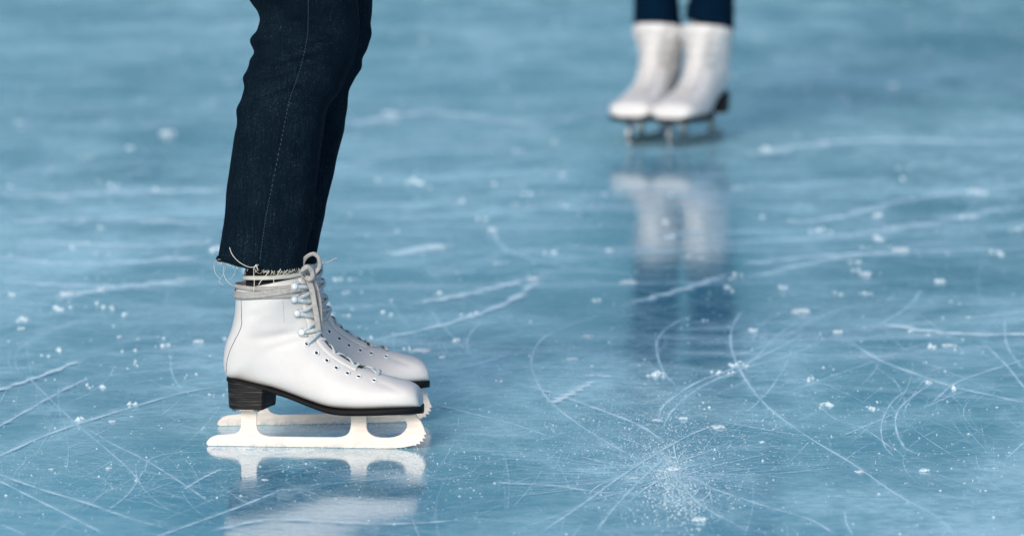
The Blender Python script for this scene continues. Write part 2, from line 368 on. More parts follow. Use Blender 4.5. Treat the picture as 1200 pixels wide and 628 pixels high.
T6 = [([(-40,425),(0,410),(100,365),(200,330),(330,290),(430,262),(530,245)],.008,1.0), ([(-60,280),(0,255),(60,235),(130,210),(210,175)],.02,.8),
 ([(-20,350),(0,340),(70,300),(150,255),(215,225)],.010,.6), ([(60,220),(80,240),(130,290),(190,345),(250,395),(310,450),(345,500)],.0035,.6),
 ([(195,340),(260,380),(340,420),(420,470),(500,525)],.004,.7), ([(-20,450),(0,455),(100,490),(200,520),(300,555),(390,580)],.008,1.0),
 ([(-20,460),(0,470),(80,510),(170,555),(250,596)],.007,.9), ([(160,455),(260,465),(360,465),(430,460)],.010,.4), ([(405,165),(400,200),(415,240),(450,270)],.003,.6),
 ([(430,490),(470,465),(520,440)],.006,.8), ([(340,610),(450,570),(560,530),(660,490)],.007,.8), ([(340,450),(350,420),(400,405),(500,400)],.004,.5), ([(10,180),(100,190),(200,210),(330,230)],.01,.4),
 ([(985,215),(1100,200),(1200,170)],.015,.5), ([(1005,285),(1100,310),(1200,335),(1300,370)],.006,.7), ([(1100,170),(1095,140),(1120,105),(1160,90),(1250,80)],.004,.7),
 ([(870,140),(1050,100),(1190,50),(1270,-8)],.03,.7), ([(960,55),(1100,30),(1240,-5)],.05,.8), ([(60,130),(70,200),(90,260),(160,330)],.003,.4), ([(0,570),(60,596)],.006,.8),
 ([(1000,60),(1060,130),(1120,190)],.004,.5), ([(850,-20),(900,30),(960,110),(1000,160)],.004,.4), ([(220,200),(320,200),(440,190),(540,200)],.02,.3), ([(40,160),(110,120),(260,70)],.03,.4),
 ([(480,590),(640,560),(900,570),(1100,560)],.02,.5), ([(250,540),(300,500),(340,440)],.003,.5), ([(1020,420),(1120,450),(1250,480)],.006,.4)]
TM = [([(575,262),(590,290),(640,308),(700,318),(760,322)],.012,.6), ([(455,300),(500,290),(520,286)],.08,.9), ([(0,330),(120,335),(240,330)],.08,.6), ([(0,300),(90,310),(250,300)],.09,.7),
 ([(60,350),(130,338),(240,325)],.07,.7), ([(0,232),(140,226),(280,222)],.12,.6), ([(0,262),(100,256),(250,262)],.10,.6), ([(20,282),(160,288),(260,282)],.08,.7),
 ([(440,260),(560,250),(720,230)],.12,.45), ([(430,220),(560,205),(700,200)],.12,.45), ([(860,225),(1000,232),(1200,228)],.10,.35), ([(860,185),(1000,165),(1200,168)],.12,.6),
 ([(880,285),(1040,270),(1200,240)],.08,.5), ([(860,330),(1000,300),(1200,290)],.06,.5), ([(880,265),(980,255),(1060,235),(1200,215)],.07,.5), ([(870,310),(960,300),(1060,296)],.07,.7),
 ([(400,150),(500,132),(640,150)],.14,.5), ([(860,100),(1000,95),(1200,70)],.14,.35), ([(0,205),(100,200),(250,206)],.10,.4), ([(380,200),(480,180),(640,178)],.1,.45)]
for p, w, o in TM: trace(p, w, o)
# the many faint arcs in between
for k in range(1000):
    y = random.uniform(7.2, 12.5) if k % 4 else random.uniform(12, 20); x0 = random.uniform(-0.085, 0.085) * y
    rad = random.uniform(0.25, 5) * random.choice((-1, 1)); th = random.uniform(0, 2 * math.pi); L = random.uniform(0.15, 1.6)
    n = 26; pts = []; x, yy, a = x0, y, th
    for i in range(n):
        pts.append((x, yy)); a += L / n / rad; x += math.cos(a) * L / n; yy += math.sin(a) * L / n
    rb.add(pts, random.uniform(0.0015, 0.006) * (1 + (y > 9.5) * 1.5), random.uniform(0.12, 0.55) * (.5 if y > 9.6 else 1))
# wide faint scrapes, mostly running across, farther out
for k in range(230):
    y = random.uniform(8.9, 14); x0 = random.uniform(-0.10, 0.07) * y; th = random.gauss(0.3, 0.5); L = random.uniform(0.12, 0.8)
    rad = random.uniform(1.0, 5) * random.choice((-1, 1)); n = 18; pts = []; x, yy, a = x0, y, th
    for i in range(n):
        pts.append((x, yy)); a += L / n / rad; x += math.cos(a) * L / n; yy += math.sin(a) * L / n
    rb.add(pts, random.uniform(0.03, 0.13), random.uniform(0.12, 0.48))
for k in range(1500):                                          # hairlines close by, in loose bundles
    if k % 5 == 0: by = random.uniform(7.2, 9.6); bx = random.uniform(-.085, .085) * by; bt = random.uniform(0, 2 * math.pi); br = random.uniform(0.5, 9) * random.choice((-1, 1))
    rad = br * random.uniform(.85, 1.15); th = bt + random.gauss(0, .10); L = random.uniform(0.08, 0.7); n = 16; pts = []; x, yy, a = bx + random.gauss(0, .03), by + random.gauss(0, .05), th
    for i in range(n):
        pts.append((x, yy)); a += L / n / rad; x += math.cos(a) * L / n; yy += math.sin(a) * L / n
    rb.add(pts, random.uniform(0.0009, 0.0024), random.uniform(0.3, 1.1))
gb = G(784, 556)
for k in range(75):                                            # cracks running out from the impact
    a = random.uniform(0, 2 * PI_); L = random.uniform(.04, .16) * (1 + 1.2 * abs(math.sin(a))); r0 = random.uniform(0, .03); n = 14; cv = random.gauss(0, .25)
    rb.add([(gb.x + .016 * math.sin(k * 7.3) + (r0 + L * i / n) * math.cos(a + cv * i / n), gb.y + .05 * math.sin(k * 3.1) + (r0 + L * i / n) * math.sin(a + cv * i / n)) for i in range(n)], random.uniform(.001, .0036), random.uniform(1.0, 2.2))
for p, w, o in T5: trace(c5(p), w, o)
for p, w, o in T6: trace(c6(p), w, o)
tag(rb.build('skate_scratches', M['scratch']), 'white curved scratches cut into the ice by skates', kind='stuff')

# ------------------------------------------------------------------ loose snow
def crumbs():
    V = []; Fc = []
    base = np.array([(1,0,0),(0,1,0),(-1,0,0),(0,-1,0),(0,0,1),(0,0,-.4)], float)
    bf = [(0,1,4),(1,2,4),(2,3,4),(3,0,4),(1,0,5),(2,1,5),(3,2,5),(0,3,5)]
    def put(x, y, s):
        b = len(V); a = random.random() * 6.3; c_, s_ = math.cos(a), math.sin(a)
        j = base * (1 + rng.uniform(-.4, .4, (6, 3))) * s; j[:, 2] *= 0.8
        for p in j: V.append((x + p[0] * c_ - p[1] * s_, y + p[0] * s_ + p[1] * c_, max(p[2], 0) + 0.0001))
        Fc.extend([tuple(b + q for q in f) for f in bf])
    def scatter(px, py, sx, sy, n, smin, smax):
        for _ in range(n):
            X, Y = random.gauss(px, sx), random.gauss(py, sy)
            if Y < 5 or Y > 700: continue
            g = G(X, Y); put(g.x, g.y, smin + (smax - smin) * random.random() ** 4)
    scatter(775, 525, 40, 34, 4200, .00020, .0010); scatter(700, 505, 75, 34, 3600, .00018, .0008); scatter(860, 515, 100, 38, 2600, .0002, .0010)
    scatter(800, 585, 50, 26, 1800, .00025, .0014); scatter(785, 552, 12, 14, 1300, .0003, .0015); scatter(800, 585, 16, 14, 700, .0004, .0018)
    scatter(60, 560, 90, 30, 900, .00025, .001); scatter(500, 545, 40, 40, 700, .00025, .0011); scatter(900, 430, 150, 60, 900, .0003, .0015)
    scatter(1130, 560, 80, 40, 500, .0003, .0014); scatter(370, 545, 90, 14, 300, .0003, .0012)
    scatter(300, 500, 260, 60, 900, .0003, .0013)
    for (ax_, ay_, bx_, by_) in ((250, 526, 492, 525), (268, 498, 500, 499)):     # shavings scraped up along the blades
        for _ in range(420):
            t = random.random(); g = G(ax_ + (bx_ - ax_) * t, ay_ + (by_ - ay_) * t); put(g.x + random.gauss(0, .004), g.y + random.gauss(0, .007), .0002 + .0013 * random.random() ** 4)
    for _ in range(5200):                                     # everywhere
        y = random.uniform(7.2, 15); x = random.uniform(-.085, .085) * y; put(x, y, .0003 + .0022 * random.random() ** 7)
    for _ in range(85):
        y = random.uniform(8.6, 11.8); x = random.uniform(-.08, .08) * y
        for q in range(random.randint(2, 7)): put(x + random.gauss(0, .007), y + random.gauss(0, .012), random.uniform(.0012, .0055))
    for _ in range(200):
        y = random.uniform(9.0, 17); x = random.uniform(-.085, .085) * y
        for q in range(random.randint(1, 4)): put(x + random.gauss(0, .008), y + random.gauss(0, .012), random.uniform(.0012, .0038))
    o = mesh_obj('snow_crumbs', V, Fc, M['snow'], None, False)
    tag(o, 'fine white ice dust and crumbs strewn over the ice', kind='stuff')
crumbs()

def clump_mesh(seed, flat, lumps):
    r = random.Random(seed); bm = bmesh.new()
    for q in range(lumps):
        k = bmesh.ops.create_icosphere(bm, subdivisions=2, radius=1.0)['verts']
        s = r.uniform(.2, .6) if q else 0.7; ox, oy = (r.uniform(-.7, .7), r.uniform(-.7, .7)) if q else (0, 0)
        for v in k:
            n = 1 + 0.30 * math.sin(v.co.x * 5 + seed) * math.cos(v.co.y * 6 + q) + r.uniform(-.30, .30)
            v.co = Vector((v.co.x * s * n + ox, v.co.y * s * n + oy, max(v.co.z, -.25) * s * n * flat + .2 * flat))
    me = bpy.data.meshes.new('snow_clump'); bm.to_mesh(me); bm.free(); me.materials.append(M['snow']); return me
clumps = [clump_mesh(i + 3, f, l) for i, (f, l) in enumerate([(.85, 7), (.6, 6), (.75, 9), (.42, 5), (.9, 6)])]
CH = [  # px, py, half width px, kind, label
 (1083, 552, 10, 0, 'bright snow clump alone near the lower right corner, the largest on the near ice'), (688, 394, 10, 3, 'flat snow chip on dark ice, just above a smaller chip'),
 (670, 421, 8, 1, 'pale snow chip on dark ice, just below a wider flat chip'), (197, 158, 15, 2, 'large blurred snow lump left of the jeans, high on the left'),
 (492, 411, 16, 3, 'long flat snow sliver just behind the toe of the front skates'), (518, 419, 6, 0, 'small snow bit beside the long flat sliver behind the front skates'),
 (940, 366, 17, 1, 'wide snow chip right of the dark reflection, at the end of two scratches'), (982, 390, 10, 2, 'snow clump where a long scratch begins, right of centre'),
 (1110, 405, 13, 3, 'flat snow chip lying beside the broad white scrape at the right'), (1068, 388, 7, 0, 'small snow clump on the left end of the broad white scrape'),
 (1057, 294, 15, 1, 'blurred snow chip at the right in the middle distance'), (1015, 322, 11, 2, 'blurred snow chip right of the skates reflection, nearer than its neighbour'),
 (898, 176, 11, 0, 'blurred snow lump just right of the far skates'), (626, 327, 10, 1, 'snow chip at the right end of a thick streak left of the reflection'),
 (510, 290, 12, 3, 'blurred snow chip right of the bow'), (233, 401, 10, 2, 'snow clump just left of the heel of the front boot'), (262, 494, 0, 0, ''),
 (132, 494, 7, 1, 'snow clump left of the front blade on the near ice'), (127, 549, 6, 0, 'small snow clump by itself in the lower left'),
 (60, 550, 5, 2, 'small snow bit in the lower left beside crossing scratches'), (140, 395, 5, 0, 'small round snow bit upper left of the boot heel'),
 (743, 560, 9, 3, 'flat pinkish snow chip at the left of the snow burst'), (789, 551, 13, 0, 'snow heap in the middle of the snow burst'), (820, 610, 14, 2, 'snow heap at the bottom below the snow burst'),
 (843, 501, 12, 1, 'snow clump behind the snow burst, right of it'), (801, 491, 9, 2, 'snow clump directly above the snow burst'), (769, 492, 9, 3, 'flat snow chip at the upper left of the snow burst'),
 (1008, 553, 8, 1, 'snow chip on the long curved scratch, lower right'), (852, 611, 0, 0, ''), (915, 305, 0, 0, ''), (893, 518, 5, 0, 'small snow bit right of the snow burst'),
 (852, 337, 7, 0, 'small blurred snow bit just right of the white boot reflection'), (660, 205, 7, 1, 'blurred snow bit left of the far skates in the distance'), (455, 133, 14, 3, 'wide blurred snow patch right of the jeans'),
 (1047, 102, 10, 2, 'blurred snow lump far off at the right'), (80, 345, 13, 1, 'blurred snow chip at the left edge region behind the front skater'), (120, 340, 9, 2, 'blurred snow lump left of the front skater, beside a wider chip'),
 (309, 562, 6, 3, 'thin snow chip in the reflection under the front blade'), (152, 174, 7, 0, 'blurred snow bit left of the large far lump'), (1135, 372, 5, 1, 'small snow bit above the broad scrape at the right'),
 (714, 294, 8, 0, 'blurred snow bit just left of the white boot reflection'), (735, 331, 15, 3, 'flat snow chip at the lower left of the white boot reflection'), (578, 270, 9, 2, 'blurred snow lump at the start of a curved scratch left of centre')]
first = {}
for x, y, hw, kd, lab in CH:
    if not lab: continue
    g = G(x, y); dist = math.hypot(g.y, CAM_H); r = hw * dist / F * 0.72
    src = clumps[kd].copy()
    for v in src.vertices: v.co = Vector((v.co.x * r, v.co.y * r * 1.3, v.co.z * r * .62))
    o = bpy.data.objects.new('snow_clump', src); link(o)
    o.location = (g.x, g.y, 0.0); o.rotation_euler.z = random.uniform(-.5, .5)
    tag(o, lab, 'snow clump', 'clumps of snow lying on the ice')

# ------------------------------------------------------------------ ice skate
PSI = R(-6.5); SN, CS = math.sin(PSI), math.cos(PSI)
def L(px, py, d=0.0):                        # side view of the near skate -> skate frame (x forward, y across, z up)
    x = ((px - 370) / 950 + d * SN) / CS
    return np.array((x, d, (524 - py - 127.6 * (d * CS + x * SN)) / 941))
def Lpx(p):                                  # inverse
    return 370 + 950 * (p[0] * CS - p[1] * SN), 524 - 941 * p[2] - 127.6 * (p[1] * CS + p[0] * SN)
SEC = [ # A front/top, B bottom/back, half width, depth of B, exponent bottom, exponent top, taper upwards
 ((494,469),(494,474.5),.012,.0,2.2,2.2,0), ((493.2,462),(492.7,477),.0235,-.012,2.6,2.3,.04), ((489.5,453.5),(487,478.3),.0310,-.02,3,2.3,.07),
 ((481,448),(474,479.5),.0372,-.030,3.4,2.3,.10), ((467,443.6),(455,480.5),.0408,-.036,3.6,2.2,.15), ((449,438.6),(432,481.5),.0425,-.038,3.8,2.0,.23),
 ((420,429),(407,481.5),.0420,-.038,3.8,1.9,.32), ((403,420),(384,479),.0390,-.035,3.8,1.9,.34), ((388,409),(362,472),.0355,-.031,3.6,1.9,.32),
 ((379,398),(342,464.5),.0325,-.028,3.4,1.9,.28), ((374,388),(322,457.5),.0310,-.026,3.2,2.0,.22), ((371,379),(300,452),.0305,-.025,3.0,2.0,.16),
 ((369,370),(279,446.8),.0305,-.022,2.6,2.0,.10), ((367.5,362),(265.5,441.5),.031,-.008,2.3,2.0,.06), ((366.5,355),(262,425),.032,0,2.1,2.1,.04),
 ((365.5,348),(264.5,404),.034,0,2.1,2.1,.03), ((364,341.5),(271,387),.0365,0,2.1,2.1,.02), ((363,336),(275.5,369),.0385,0,2.2,2.2,0),
 ((362,330.5),(277,353),.0395,0,2.2,2.2,0), ((359,323),(277.5,339),.0400,0,2.2,2.2,0)]
NR, NA = 96, 72
def boot_grid():
    rows = []
    for A, B, w, dB, nb, nt, tp in SEC:
        a = L(*A, 0); b = L(*B, dB); rows.append((a[0], a[2], b[0], b[2], w, nb, nt, tp))
    rows = catmull(rows, NR); g = np.zeros((NR, NA, 3))
    for i, (ax, az, bx, bz, w, nb, nt, tp) in enumerate(rows):
        for j in range(NA):
            t = 2 * math.pi * j / NA; c, s = -math.cos(t), math.sin(t); n = nb if c < 0 else nt
            h = (1 + math.copysign(abs(c) ** (2 / n), c)) / 2; y = w * math.copysign(abs(s) ** (2 / n), s) * (1 - tp * h)
            g[i, j] = (bx + (ax - bx) * h, y, bz + (az - bz) * h)
    # ankle and toe creases pressed into the leather
    for cx, cy, ang, ln, dep, wd in ((338,392,8,26,.0030,5),(345,402,14,22,.0022,4),(318,396,2,24,.0016,4),(330,380,-10,18,.0010,4),(448,450,-20,16,.0016,3),(460,456,-26,12,.0014,3),(300,440,5,30,.0006,7),(290,372,12,22,.0009,5)):
        for i in range(NR):
            for j in range(NA):
                p = g[i, j]; X, Y = Lpx((p[0], -abs(p[1]), p[2])); dx, dy = X - cx, Y - cy; ca, sa = math.cos(R(ang)), math.sin(R(ang))
                u, v = dx * ca - dy * sa, dx * sa + dy * ca
                k = dep * math.exp(-(u / ln) ** 2 - (v / wd) ** 2); p[1] -= math.copysign(k, p[1]) if abs(p[1]) > .008 else 0
    return g
BG = boot_grid()
def nrm_grid(g):
    du = np.gradient(g, axis=0); dv = np.roll(g, -1, 1) - np.roll(g, 1, 1)
    n = np.cross(du, dv); n /= np.linalg.norm(n, axis=2, keepdims=True) + 1e-12
    c = g.mean(axis=1, keepdims=True); s = np.sign(((g - c) * n).sum(axis=2, keepdims=True)); s[s == 0] = 1
    return n * s
BN = nrm_grid(BG)
SPX = np.array([[Lpx(BG[i, j]) for j in range(NA)] for i in range(NR)])
NEAR = BG[:, :, 1] < 0.0005
def on_boot(px, py):                         # point and normal of the near side of the boot at a photo pixel
    d = np.hypot(SPX[:, :, 0] - px, SPX[:, :, 1] - py) + np.where(NEAR & (BN[:, :, 1] < 0.35), 0, 1e3)
    idx = np.argsort(d, axis=None)[:4]; w = 1 / (d.ravel()[idx] + .3) ** 2; w /= w.sum()
    p = (BG.reshape(-1, 3)[idx] * w[:, None]).sum(0); n = (BN.reshape(-1, 3)[idx] * w[:, None]).sum(0); n /= np.linalg.norm(n)
    return p, n
def ridge(f):                                # point on the front centre line, f = ring number
    i = min(int(f), NR - 2); k = f - i; j = NA // 2
    return BG[i, j] * (1 - k) + BG[i + 1, j] * k, BN[i, j] * (1 - k) + BN[i + 1, j] * k
def surf_line(px, n, off):
    q = [on_boot(*p) for p in catmull(px, n)]
    P_ = np.array([a for a, b in q]); N_ = np.array([b for a, b in q])
    for _ in range(3):
        P_[1:-1] = (P_[:-2] + P_[1:-1] * 2 + P_[2:]) / 4; N_[1:-1] = (N_[:-2] + N_[1:-1] * 2 + N_[2:]) / 4
    return P_ + N_ * off, N_

def make_skate(mir, parent, worn):
    """mir = 1 for the right foot, -1 mirrored for the left"""
    def my(p): return np.array((p[0], p[1] * mir, p[2]))
    def both(v): return [tuple(my(p)) for p in v]
    class B(MB):
        def build(s, name, mat, parent=None, smooth=True):
            s.v = both(s.v); return MB.build(s, name, mat, parent, smooth)
    # boot upper with a turned-in collar
    b = B(); rings = [list(r) for r in BG]; top = BG[-1]; c = top.mean(0)
    out = []
    for k, (ins, dz) in enumerate(((.0010, .0012), (.0025, .0016), (.0042, .0006), (.0055, -.006), (.006, -.035))):
        out.append([q - (q - c) / np.linalg.norm(q - c) * ins + np.array((0, 0, dz)) for q in top])
    b.grid(rings + out, True, True, False)
    skate = b.build('ice_skate', [M['leather'], M['lining']], parent)
    for p in skate.data.polygons:
        if p.index >= (NR + 2) * NA and p.index < (NR + 4) * NA: p.material_index = 1
    # sole welt: px, top y, thickness px, half width
    st = [(265.4,443,4.5,.004),(266,443.3,4.6,.011),(269,444.2,4.8,.0200),(276,446.3,5,.0265),(290,449.6,5,.0284),(306,453,5,.0286),(319,457,5.2,.0286),(332,461,5.2,.0285),(345,465.7,5.2,.0295),(360,471.8,5.2,.032),(373,476.4,5.4,.0355),
      (386,480,6,.039),(400,481.6,6.6,.0425),(417,481.8,7,.0445),(434,481.5,7.2,.0448),(450,480.7,7.6,.0435),(464,479.8,8,.040),(476,478.8,8.5,.0355),(485,478,8.8,.030),(491,477.6,8.9,.0225),(494.5,477.3,8.9,.014),(496,477.2,8.9,.004)]
    b = B(); rr = []
    for x, y, th, w in [tuple(q) for q in catmull(st, 90)]:
        w = max(w, .002); q = L(x, y, -w * .9); X, z = q[0] , q[2] + .0006; t = th * .88 / 941; w = w - .0007; e = .0009
        rr.append([(X,-w+e,z),(X,w-e,z),(X,w,z-e),(X,w,z-t*.5),(X,w-.0004,z-t+e),(X,w-.002,z-t),(X,-w+.002,z-t),(X,-w+.0004,z-t+e),(X,-w,z-t*.5),(X,-w,z-e)])
    b.grid(rr, True, True, True); b.build('sole', M['sole'], skate)
    # stacked heel
    b = B(); xb, xf = L(266, 460, -.01)[0], L(309, 460, -.025)[0]
    def plan(s, zoff):
        pts = []; n = 22; Lh = (xf - xb)
        for k in range(n + 1):
            a = math.pi * (0.5 + k / n); cc, ss = math.cos(a), math.sin(a)
            pts.append((xb + .027 + .027 * math.copysign(abs(cc) ** .85, cc), .0285 * math.copysign(abs(ss) ** .8, ss)))
        pts += [(xf - .001, -.0285), (xf, -.0275), (xf + .003, -.012), (xf + .006, .012), (xf + .0095, .0275), (xf + .0085, .0285)]
        cx = (xb + xf) / 2
        return [((p[0] - cx) * s + cx + .0008 * (1 - s) * 10, p[1] * s) for p in pts]
    ztop = lambda x: np.interp(x, [L(264, 448, -.027)[0], L(306, 457.2, -.027)[0], L(325, 463, -.027)[0]], [L(264, 447.3, -.027)[2], L(306, 457.0, -.027)[2], L(325, 463.0, -.027)[2]])
    zb = L(290, 480, -.025)[2]; rr = []
    for k in range(13):
        f = k / 12; s = 1 - .055 * f - (.02 if k == 12 else 0)
        rr.append([(x, y, (ztop(x) + .002) * (1 - f) + zb * f) for x, y in plan(s, 0)])
    b.grid(rr, True, True, True); b.build('heel', M['heel'], skate, False)
    # blade
    OUT = [(45,470),(49,457),(60,445),(75,436),(95,430),(150,426),(180,421),(196,412),(204,398),(207,380),(207,318),(281,318),(277,380),(281,402),(292,419),(310,430),(335,436),(450,438),(640,440),(668,438),(690,431),(704,419),(711,400),(714,375),(714,335),(785,335),(785,395),(792,414),(806,428),(825,437),(850,441),(885,442),(915,438),(942,428),(960,412),(970,396),(972,380),(964,362),(952,340),(948,328),(1006,328),(1022,350),(1036,368),(1045,388),(1051,408),(1060,426),(1047,430),(1057,443),(1041,445),(1047,458),(1030,458),(1032,471),(1015,469),(1012,478),(1000,476),(990,479),(960,485),(900,491),(800,495),(650,497),(500,496),(350,493),(220,490),(130,485),(80,481),(55,478)]
    def bl(cx, cy): q = L(230 + cx / 3.927, 400 + cy / 3.927, 0); return q[0], max(q[2], .0004)
    bm = bmesh.new(); o2 = [bl(*p) for p in OUT]
    zs = min(z for x, z in o2); o2 = [(x, z) for x, z in o2]
    f = bm.faces.new([bm.verts.new((x, -.0021, z)) for x, z in o2])
    ex = bmesh.ops.extrude_face_region(bm, geom=[f]); bmesh.ops.translate(bm, verts=[v for v in ex['geom'] if isinstance(v, bmesh.types.BMVert)], vec=(0, .0042, 0))
    bmesh.ops.recalc_face_normals(bm, faces=bm.faces)
    edges = [e for e in bm.edges if abs(e.verts[0].co.y - e.verts[1].co.y) < 1e-6]
    bmesh.ops.bevel(bm, geom=edges, offset=.0005, segments=2, affect='EDGES', clamp_overlap=True)
    bmesh.ops.triangulate(bm, faces=[f for f in bm.faces if len(f.verts) > 4])
    me = bpy.data.meshes.new('blade'); bm.to_mesh(me); bm.free(); me.materials.append(M['blade'])
    for v in me.vertices: v.co.y *= mir
    blade = link(bpy.data.objects.new('blade', me), skate)
    # mounting plates and screws
    b = B()
    def plate(x0, x1, w, zc0, zc1):
        n = 12; r0 = []; r1 = []
        for k in range(24):
            a = 2 * math.pi * k / 24; cx = (x0 + x1) / 2; hx = (x1 - x0) / 2
            x = cx + hx * math.copysign(abs(math.cos(a)) ** .6, math.cos(a)); y = w * math.copysign(abs(math.sin(a)) ** .7, math.sin(a))
            z = zc0 + (zc1 - zc0) * (x - x0) / (x1 - x0); r0.append((x, y, z)); r1.append((x, y, z - .0016))
        b.grid([r1, r0], True, True, True)
    z1, z2 = L(405, 488.3, -.04)[2], L(485, 486.9, -.03)[2]
    plate(L(392, 480)[0], L(488, 480)[0], .026, z1 + .0002, z2 + .0002); b.build('mounting_plate', M['steel'], skate, False); b = B(); plate(xb + .006, xf - .001, .022, zb - .0002, zb - .0002)
    b.build('mounting_plate', M['steel'], skate, False)
    for x, y in ((xb + .010, -.017), (xb + .010, .017), (xf - .008, -.018), (xf - .008, .018)):
        b = B(); b.lathe([(.0026, -.0016), (.0026, -.0027), (.0014, -.0034)], (x, y, zb), (0, 0, 1), 12); b.build('screw', M['steel'], skate)
    # tongue along the lacing, gap shadow put into its dark colour; raised facings either side
    b = B(); r0 = int(NR * .315)
    tg = [[ridge(i)[0] + ridge(i)[1] * (.0009 + .0006 * math.cos(s * 1.3)) + np.array((0, s * .0070, 0)) - ridge(i)[1] * (abs(s) ** 2 * .0011) for s in (-1, -.5, 0, .5, 1)] for i in range(r0 - 1, NR)]
    b.grid(tg, False); b.build('tongue', M['tongue'], skate)
    b = B()
    for sg in (-1, 1):
        rr = []
        for i in range(r0, NR):
            ps = []
            for j in range(2, 8):
                jj = NA // 2 + sg * j; ps.append((BG[i, jj], BN[i, jj]))
            inn, outp = [p + n * .0017 for p, n in ps], [p - n * .0004 for p, n in ps]
            lift = np.array(inn); lift[-1] = ps[-1][0] + ps[-1][1] * .0002
            rr.append([lift[k] for k in range(6)] + [outp[0]])
        b.grid(rr, False)
    b.build('lace_facing', M['leather'], skate)
    # eyelets
    EY = [(360.6,403.5),(371.7,413.8),(383.5,423.2),(395.3,432),(408.7,438),(422.9,442.5),(437.8,445.7)]
    HK = [(345.8,336.7),(345.8,351.3),(348,367.5),(354,390)]
    ey = [on_boot(*p) for p in EY]; hk = [on_boot(*p) for p in HK]
    mirp = lambda p: np.array((p[0], -p[1], p[2]))
    for sg in (0, 1):
        for ie, (p, n) in enumerate(ey):
            if sg: p, n = mirp(p), mirp(n)
            b = B(); b.lathe([(.0019, .0004), (.0021, .0013), (.0029, .0017), (.0036, .0012), (.0038, .0001)], p, n, 16); s0 = len(b.f)
            b.lathe([(.0020, .0002), (.0020, .0008)], p, n, 12)
            o = b.build('eyelet', [M['stud'], M['hole']], skate)
            for q in o.data.polygons:
                if q.index >= s0: q.material_index = 1
            o.data.polygons[s0 - 2].material_index = 1
        for p, n in hk:
            if sg: p, n = mirp(p), mirp(n)
            b = B(); b.lathe([(.0017, 0), (.0015, .0030), (.0034, .0032), (.0039, .0037), (.0036, .0044), (.0022, .0049), (.0006, .0050)], p, n, 16)
            b.build('lace_hook', M['stud'], skate)
    # laces: crossings over the ridge
    b = B()
    JS = 4 if (np.sign(BG[NR // 2, NA // 2 + 4, 1]) > 0) else -4
    rid = np.array([Lpx(ridge(i)[0]) for i in range(NR)])
    def cross(p0, p1, lift0, lift1, sg, w=.0023, t=.0009, over=.0042, low=False):
        (a, na), (c_, nc) = p0, p1
        if sg: a, na, c_, nc = mirp(a), mirp(na), mirp(c_, ), mirp(nc)
        c_, nc = mirp(c_), mirp(nc)
        mid = (a + c_) / 2; k = np.argmin(np.linalg.norm(BG[:, NA // 2] - mid, axis=1)); m, nm = BG[k, NA // 2], BN[k, NA // 2]
        if low:
            k0 = np.argmin(np.linalg.norm(BG[:, NA // 2] - a, axis=1)); k1 = np.argmin(np.linalg.norm(BG[:, NA // 2] - c_, axis=1))
            k0, k1 = min(max(k0, 2), NR - 3), min(max(k1, 2), NR - 3); sa, sc = (1 if a[1] > 0 else -1), (1 if c_[1] > 0 else -1)
            JA, JC = NA // 2 + JS * sa, NA // 2 + JS * sc
            a, na, c_, nc = BG[k0, JA], BG[k0 , JA] * 0 + BN[k0, JA], BG[k1, JC], BN[k1, JC]; lift0, lift1 = .0008, .0022
            k = (k0 + k1) // 2; m, nm = BG[k, NA // 2], BN[k, NA // 2]
        q1 = (a + m) / 2; q2 = (c_ + m) / 2
        def snap(q):
            d = np.linalg.norm(BG - q, axis=2); i, j = np.unravel_index(np.argmin(d), d.shape); return BG[i, j], BN[i, j]
        s1, n1 = snap(q1); s2, n2 = snap(q2)
        pts = catmull([a + na * lift0, s1 + n1 * over * .9, m + nm * over, s2 + n2 * over * .9, c_ + nc * lift1], 22)
        nn = catmull([na, n1, nm, n2, nc], 22)
        b.sweep(pts, w, t, nn, 8)
    for i in range(len(ey) - 1):
        cross(ey[i], ey[i + 1], .001, .001, i % 2, .0021, .0012, .0034, True)
    cross(ey[-1], ey[-1], .001, .001, 0, .0026, .0012, .0034, True)
    chain = [hk[0], hk[1], hk[2], hk[3], ey[0]]
    for i in range(4):
        for sg in (0, 1):
            cross(chain[i], chain[i + 1], .0022, .0022, sg, .0025, .0010, .0052)
            a, na = chain[i]; 
    for p, n in hk:                                           # loops round the studs
        for sg in (0, 1):
            pp, nn_ = (mirp(p), mirp(n)) if sg else (p, n)
            fw = np.array((1, 0, 0)); fw = fw - nn_ * fw.dot(nn_); fw /= np.linalg.norm(fw); up = np.cross(nn_, fw)
            pts = [pp + nn_ * .0020 - fw * .0038 * math.cos(t) * (1 if abs(t) < 1.6 else 2.2) + up * .0040 * math.sin(t) + (fw * .004 if abs(t) >= 1.6 else 0) for t in np.linspace(-2.0, 2.0, 15)]
            b.sweep(pts, .0014, .0011, [nn_] * 15, 6)
    b.build('lace', M['lace_white'], skate)
    # seams
    b = B()
    for off in (0,):
        pts, nn = surf_line([(284,353),(284.5,368),(284,384),(277,398),(269.5,414),(266,430),(267,442)], 60, .0001); b.sweep(pts, .00045, .0004, nn, 6)
    b.build('seam', M['seam'], skate); b = B()
    pts, nn = surf_line([(333,353),(333,366),(334,378)], 24, .0001); b.sweep(pts, .0003, .0003, nn, 5)
    b.build('seam', M['seam_pale'], skate)
